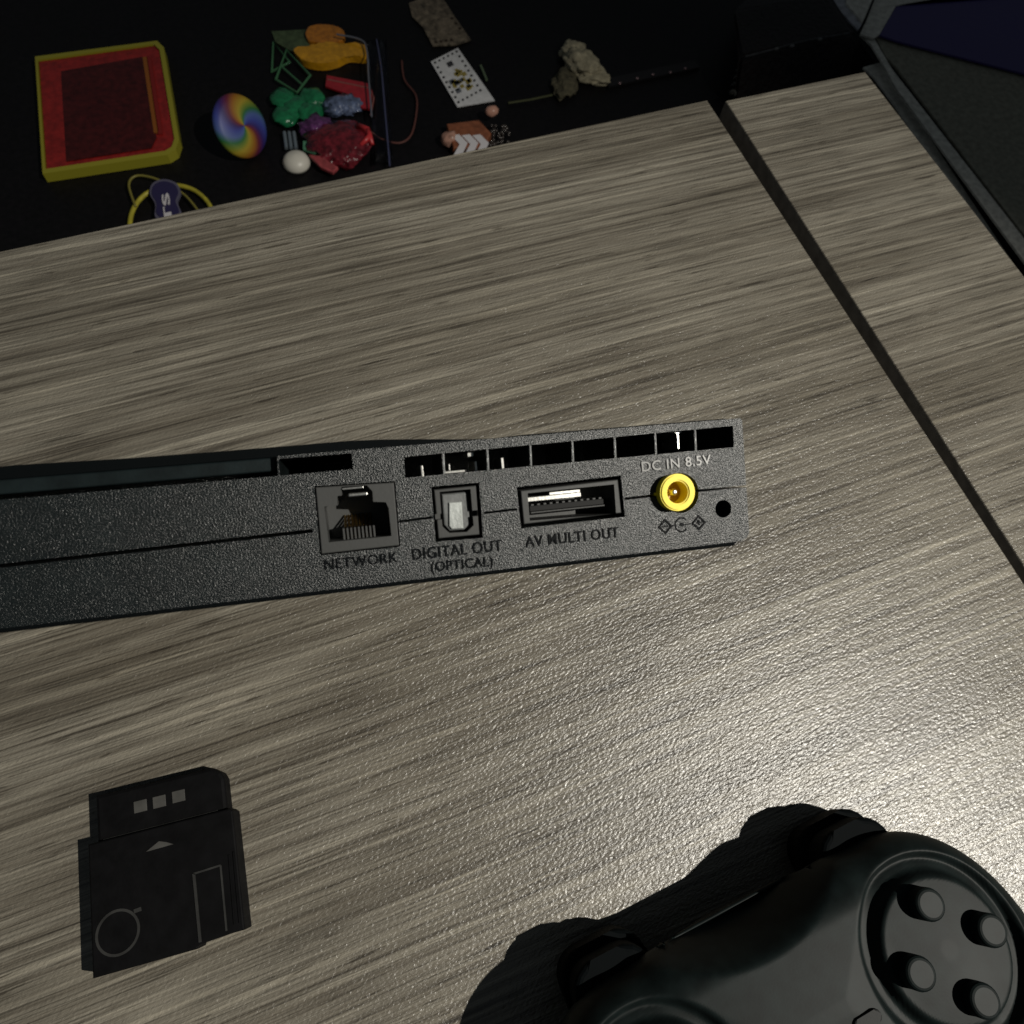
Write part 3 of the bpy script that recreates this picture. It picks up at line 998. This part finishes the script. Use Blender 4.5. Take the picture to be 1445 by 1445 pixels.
# two patterned tickets
def ticket(c4_, base_col, dark, label, seed, rows):
    random.seed(seed)
    pts = [g1(*q) for q in c4_]
    c = sum(pts, Vector()) / 4
    t = thing('ticket', label, 'ticket', loc=Vector((c.x, c.y, FZ)))
    bm = bmesh.new()
    prism(bm, [((p - c).x, (p - c).y) for p in pts], .001, .0022)
    obj('card', bm, pmat('ticket_paper', base_col, .7, var=.12), t)
    o, ux, uy = pts[0], pts[1] - pts[0], pts[3] - pts[0]
    mk = bmesh.new(); mk2 = bmesh.new(); mk3 = bmesh.new()
    def sq(m_, u, v, r):
        q = o + ux * u + uy * v - c
        e1, e2 = ux.normalized() * r, uy.normalized() * r
        prism(m_, [((q + a * e1 + b * e2).x, (q + a * e1 + b * e2).y) for a, b in ((-1, -1), (1, -1), (1, 1), (-1, 1))], .0020, .0026)
    for k_ in range(9):
        sq(mk, .10, .06 + .11 * k_, .0013); sq(mk, .90, .06 + .11 * k_, .0013)
    for k_ in range(4):
        sq(mk, .26 + .16 * k_, .06, .0012); sq(mk, .26 + .16 * k_, .94, .0012)
    sq(mk, .5, .22, .0034)
    for k_ in range(rows):
        u, v = random.uniform(.24, .76), random.uniform(.30, .86)
        sq(random.choice((mk2, mk3, mk2)), u, v, random.uniform(.0014, .0032))
    for m_, cc, nm in ((mk, dark, 'border_print'), (mk2, (0.28, 0.22, 0.05), 'yellow_print'), (mk3, (0.12, 0.13, 0.15), 'grey_print')):
        o_p = obj(nm, m_, pmat(nm, cc, .7), t); o_p['kind'] = 'stuff'
ticket([(1145, 240), (1247, 188), (1386, 386), (1245, 410)], (0.60, 0.60, 0.61), (0.035, 0.035, 0.04), 'white patterned ticket with a dotted border and yellow centre', 3, 22)
pts = [g1(1062, 20), g1(1115, 0), g1(1190, 0), g1(1235, 70), g1(1296, 158), g1(1240, 176), g1(1152, 180), g1(1115, 110), g1(1075, 70)]
c = sum(pts, Vector()) / len(pts)
t2 = thing('ticket', 'brown stained torn ticket above the white one', 'ticket', loc=Vector((c.x, c.y, FZ)))
bm = bmesh.new(); prism(bm, [((p - c).x, (p - c).y) for p in pts], .001, .0024)
obj('card', bm, pmat('stained_paper', (0.13, 0.105, 0.075), .8, bump=(150, .8, .003), var=.65), t2)
bm = bmesh.new()
for k_ in range(7):
    u = k_ / 6
    q = g1(1165, 168).lerp(g1(1280, 150), u) - c if k_ < 4 else g1(1210, 60).lerp(g1(1270, 135), (k_ - 3) / 4) - c
    prism(bm, [(q.x - .0015, q.y - .0015), (q.x + .0015, q.y - .0015), (q.x + .0015, q.y + .0015), (q.x - .0015, q.y + .0015)], .0022, .0028)
q = obj('border_print', bm, pmat('brown_print', (0.03, 0.018, 0.01), .7), t2); q['kind'] = 'stuff'
bm = bmesh.new()
gsb = g1(1345, 275)
tube(bm, [g1(1333, 248, .003) - gsb, g1(1356, 302, .003) - gsb], .0014, 8)
tag(obj('green_stick', bm, pmat('green_glass', (0.10, 0.14, 0.08), .3), None, loc=gsb), 'tiny green stick right of the white ticket', 'stick')

# chevron box, ball and beaded trinket by the desk edge
pts = [g1(1205, 500), g1(1325, 485), g1(1372, 535), g1(1340, 590), g1(1230, 590)]
c = g1(1290, 540)
cv = thing('chevron_box', 'small orange brown box with white chevrons at the desk edge', 'box', loc=Vector((c.x, c.y, FZ)))
bm = bmesh.new(); prism(bm, [((p - c).x, (p - c).y) for p in pts], .0005, .010, bevel=.001)
obj('box_body', bm, pmat('orange_brown_card', (0.22, 0.075, 0.035), .5, var=.3), cv)
for k_ in range(3):
    bm = bmesh.new()
    x = 1222 + 40 * k_
    P = [g1(x, 512, .0105), g1(x + 30, 508, .0105), g1(x + 62, 540, .0105), g1(x + 40, 585, .0105), g1(x + 10, 585, .0105), g1(x + 32, 545, .0105)]
    prism(bm, [((p - c).x, (p - c).y) for p in P], .0095, .0108)
    obj('chevron', bm, pmat('white_paint', (0.62, 0.60, 0.62), .5), cv)
p = g1(1215, 548)
bm = bmesh.new(); blob(bm, Vector((0, 0, .007)), .0085, .0075, .007, .2, 2, 3, 5.)
tag(obj('shell_bead', bm, pmat('pinkish_pearl', (0.36, 0.20, 0.15), .3, var=.5, bump=(220, .6, .002)), None, smooth=True, loc=p), 'pinkish brown bead left of the chevron box', 'bead')
p = g1(1373, 460)
tk = thing('beaded_trinket', 'dark beaded trinket with a pink ball on top by the desk edge', 'trinket', loc=p)
bm = bmesh.new(); blob(bm, Vector((0, 0, .012)), .0068, .0055, .005, .1, 2, 3, 5.)
obj('ball', bm, pmat('pink_pearl', (0.50, 0.27, 0.20), .3), tk, smooth=True)
random.seed(11)
BE = pmat('dark_bead', (0.06, 0.05, 0.045), .2, spec=.9)
bm = bmesh.new()
for k_ in range(46):
    q = g1(random.uniform(1368, 1442), random.uniform(470, 550), random.uniform(.002, .008)) - p
    blob(bm, q, .0017, .0017, .0017, 0, 1, 1, 0)
q = obj('beads', bm, BE, tk, smooth=True); q['kind'] = 'stuff'
# crumpled cream tissue
p = g2(525, 215)
ts = thing('crumpled_tissue', 'cream crumpled tissue lying alone on the dark floor', 'tissue', loc=p)
CR = pmat('cream_tissue', (0.36, 0.32, 0.22), .9, bump=(120, .7, .003), var=.35)
for x, y, rx, ry, rz, sd_, rt, m_ in ((505, 168, .013, .015, .008, 3, .2, CR), (530, 205, .015, .021, .010, 6, .5, CR), (565, 235, .016, .009, .006, 8, -.4, CR), (480, 250, .012, .022, .005, 12, -.5, pmat('olive_tissue', (0.085, 0.075, 0.045), .9, var=.4, bump=(180, 1., .004)))):
    q = g2(x, y) - p
    bm = bmesh.new(); blob(bm, Vector((q.x, q.y, rz * .8)), rx, ry, rz, .38, 1.8, 4, sd_, rt)
    obj('fold', bm, m_, ts, smooth=True)
# row of small studs on a strap
p = g2(740, 215)
st = thing('studded_strap', 'black strap with five small dull metal studs', 'strap', loc=p)
bm = bmesh.new()
a, b = g2(600, 245) - p, g2(860, 190) - p
strip(bm, (a.x, a.y), (b.x, b.y), .012, .0005, .003)
obj('band', bm, pmat('black_strap', (0.006, 0.005, 0.006), .6), st)
for x, y in ((640, 240), (690, 226), (735, 215), (785, 209), (828, 198)):
    q = g2(x, y, .003) - p
    bm = bmesh.new(); blob(bm, Vector((q.x, q.y, .0035)), .0022, .0016, .0012, .1, 1, 2, 0)
    obj('stud', bm, pmat('dull_stud', (0.25, 0.17, 0.18), .35, metal=.7), st, smooth=True)
bm = bmesh.new()
a = g2(385, 285)
tube(bm, [g2(320, 296, .002) - a, g2(385, 286, .003) - a, g2(450, 272, .002) - a], .0011, 6)
tag(obj('twig', bm, pmat('olive_twig', (0.05, 0.055, 0.02), .7), None, loc=a), 'thin olive twig left of the cream tissue', 'twig')

# black bag with pale piping behind the narrow board
p0, p1, p2, p3 = g2(880, 330, .0), g2(990, 165, .05), g2(1312, 92, .05), g2(1400, 190, .0)
cen = (p0 + p3) / 2
LE = pmat('black_leather', (0.010, 0.007, 0.007), .55, spec=.3, bump=(220, .8, .002), var=.5)
bb = thing('black_bag', 'black leather bag with grey stitched piping behind the narrow board', 'bag', loc=Vector((cen.x, cen.y, FZ)))
bm = bmesh.new()
b0 = Vector((0, 0, -FZ))
ft = [g2(960, 330, 0), g2(1400, 230, 0), g2(1540, 10, 0), g2(1050, -60, 0)]
tp = [g2(985, 165, .05), g2(1312, 92, .05), g2(1235, -20, .05), g2(960, 30, .05)]
vb = [bm.verts.new(q - bb.location) for q in ft]; vt = [bm.verts.new(q - bb.location) for q in tp]
bm.faces.new(vt); bm.faces.new(list(reversed(vb)))
for i in range(4):
    bm.faces.new((vb[i], vb[(i + 1) % 4], vt[(i + 1) % 4], vt[i]))
bmesh.ops.recalc_face_normals(bm, faces=bm.faces[:])
bmesh.ops.bevel(bm, geom=bm.edges[:], offset=.004, segments=3, affect='EDGES')
obj('bag_body', bm, LE, bb, smooth=False)
bm = bmesh.new()
tube(bm, [q - bb.location for q in spline([g2(1000, 163, .051), g2(1080, 142, .052), g2(1130, 128, .052), g2(1200, 112, .052), g2(1300, 95, .051)], 5)], .0011, 6)
obj('piping', bm, pmat('grey_piping', (0.040, 0.040, 0.043), .6, var=.5, bump=(400, .6, .001)), bb)
for x, y in ((1090, 134), (1135, 126), (1215, 107)):
    bm = bmesh.new(); blob(bm, g2(x, y + 6, .052) - bb.location, .0030, .0016, .0014, .2, 2, 2, 0)
    obj('stitch', bm, pmat('pale_stitch', (0.12, 0.12, 0.12), .6), bb, smooth=True)
# coiled cord standing at the gap
cc = g2(975, 225)
bm = bmesh.new()
hx = []
for i in range(90):
    t_ = i / 89
    q = g2(962, 275, .02).lerp(g2(992, 172, .02), t_) - cc
    a_ = t_ * 2 * math.pi * 5
    hx.append(q + Vector((math.cos(a_) * .0036, 0, math.sin(a_) * .0036)))
tube(bm, hx, .0012, 6)
tag(obj('coiled_cord', bm, pmat('dull_clear_coil', (0.07, 0.068, 0.06), .3, coat=.4), None, loc=cc), 'short dull coiled cord standing behind the gap between the boards', 'cord')

# white carton at the top right corner
K6 = 184 / 1445.0
def g6(x, y, z=0.): return at(1080 + x * K6, y * K6, FZ + z)
CT = pmat('dingy_white_card', (0.58, 0.56, 0.50), .8, bump=(120, .6, .003), var=.25)
CT2 = pmat('blue_grey_card', (0.36, 0.36, 0.39), .8, bump=(120, .6, .003), var=.25)
CT3 = pmat('olive_card', (0.24, 0.23, 0.18), .8, var=.25)
PU = pmat('dark_purple_print', (0.05, 0.035, 0.16), .5)
q0 = g6(1300, 300)
ctn = thing('carton', 'dingy white open cardboard box with a purple patch at the top right corner', 'box', loc=Vector((q0.x, q0.y, FZ)))
def cpanel(name, pts, m, th=.002):
    bm = bmesh.new()
    P = [g6(*q) - ctn.location for q in pts]
    n_ = (P[1] - P[0]).cross(P[2] - P[0]).normalized()
    if n_.z < 0: n_ = -n_
    A_ = [bm.verts.new(v) for v in P]; B_ = [bm.verts.new(v - n_ * th) for v in P]
    bm.faces.new(A_); bm.faces.new(list(reversed(B_)))
    for i in range(len(P)):
        bm.faces.new((A_[i], B_[i], B_[(i + 1) % len(P)], A_[(i + 1) % len(P)]))
    bmesh.ops.recalc_face_normals(bm, faces=bm.faces[:])
    return obj(name, bm, m, ctn)
cpanel('flap', [(900, -120, .05), (1230, -120, .05), (1100, 200, .05), (1075, 250, .05), (1000, 150, .05), (900, 40, .05)], CT)
cpanel('flap', [(640, -120, .048), (905, -120, .048), (905, 45, .048), (1005, 155, .048), (1075, 255, .048), (1030, 330, .048), (860, 150, .048)], CT2)
cpanel('side', [(1260, -120, .044), (3800, -120, .044), (3800, -340, .044), (1450, 60, .044), (1265, 380, .044), (1200, 420, .044), (1050, 375, .044), (1120, 230, .044)], CT)
cpanel('purple_patch', [(3800, -340, .043), (3800, 1050, .043), (1445, 450, .043), (1265, 385, .043), (1450, 70, .043)], PU)
cpanel('side', [(1050, 380, .040), (1205, 425, .040), (1330, 640, .040), (1400, 760, .040), (3800, 3840, .040), (3800, 4150, .040), (1445, 970, .040), (1290, 680, .040), (1170, 490, .040)], CT)
cpanel('side', [(1215, 405, .039), (1445, 452, .039), (3800, 1090, .039), (3800, 3820, .039), (1445, 740, .039), (1330, 620, .039)], CT3)
cpanel('bottom_flap', [(1085, 745, .030), (1280, 690, .030), (1445, 960, .030), (3800, 4500, .030), (3800, 4900, .030), (1445, 1180, .030), (1200, 850, .030)], CT)

# oval badge on a yellow ring, bottom left of the floor
bp_ = g1(150, 755)
bd = thing('wristband', 'yellow wristband with a dark oval badge lettered in white by the desk edge', 'wristband', loc=bp_)
YB = pmat('yellow_band', (0.33, 0.29, 0.03), .45, var=.2)
bm = bmesh.new()
tube(bm, [v - bp_ for v in spline([g1(5, 880, .004), g1(18, 800, .004), g1(60, 740, .004), g1(130, 706, .004), g1(200, 702, .004), g1(262, 725, .004), g1(310, 775, .004), g1(335, 850, .004)], 8)], .0021, 8)
obj('band', bm, YB, bd, smooth=True)
bm = bmesh.new()
tube(bm, [v - bp_ for v in spline([g1(30, 780, .006), g1(5, 700, .006), g1(30, 665, .006), g1(90, 670, .006), g1(160, 700, .006), g1(220, 740, .006), g1(270, 800, .006)], 8)], .0011, 8)
obj('thin_band', bm, pmat('olive_band', (0.17, 0.15, 0.03), .5), bd, smooth=True)
pts = [g1(98, 760), g1(108, 722), g1(150, 706), g1(195, 720), g1(212, 752), g1(200, 790), g1(215, 840), g1(170, 870), g1(120, 850), g1(118, 800)]
flat('badge_rim', pts, .006, .009, pmat('grey_violet_rim', (0.085, 0.08, 0.12), .5), parent=bd, smooth_pts=True)
cbd = sum(pts, Vector()) / len(pts)
flat('badge_face', [cbd + (p - cbd) * .86 for p in pts], .0088, .0098, pmat('dark_violet_face', (0.022, 0.018, 0.060), .4), parent=bd, smooth_pts=True)
me = text_mesh('ITS', .05, .02)
for v in me.vertices:
    v.co = v.co
xs = [v.co.x for v in me.vertices]; ys = [v.co.y for v in me.vertices]
a = g1(172, 862, .0105); b = g1(155, 728, .0105)       # baseline runs up the picture
ux = b - a; c_up = g1(128, 735, .0105) - b
for v in me.vertices:
    u = (v.co.x - min(xs)) / (max(xs) - min(xs)); t_ = v.co.y / max(ys)
    q = a + ux * u + c_up * t_ + Vector((0, 0, v.co.z * .01)) - bp_
    v.co = q
me.materials.append(pmat('white_letters', (0.50, 0.48, 0.50), .5))
o = bpy.data.objects.new('lettering', me); COL.objects.link(o); o.parent = bd
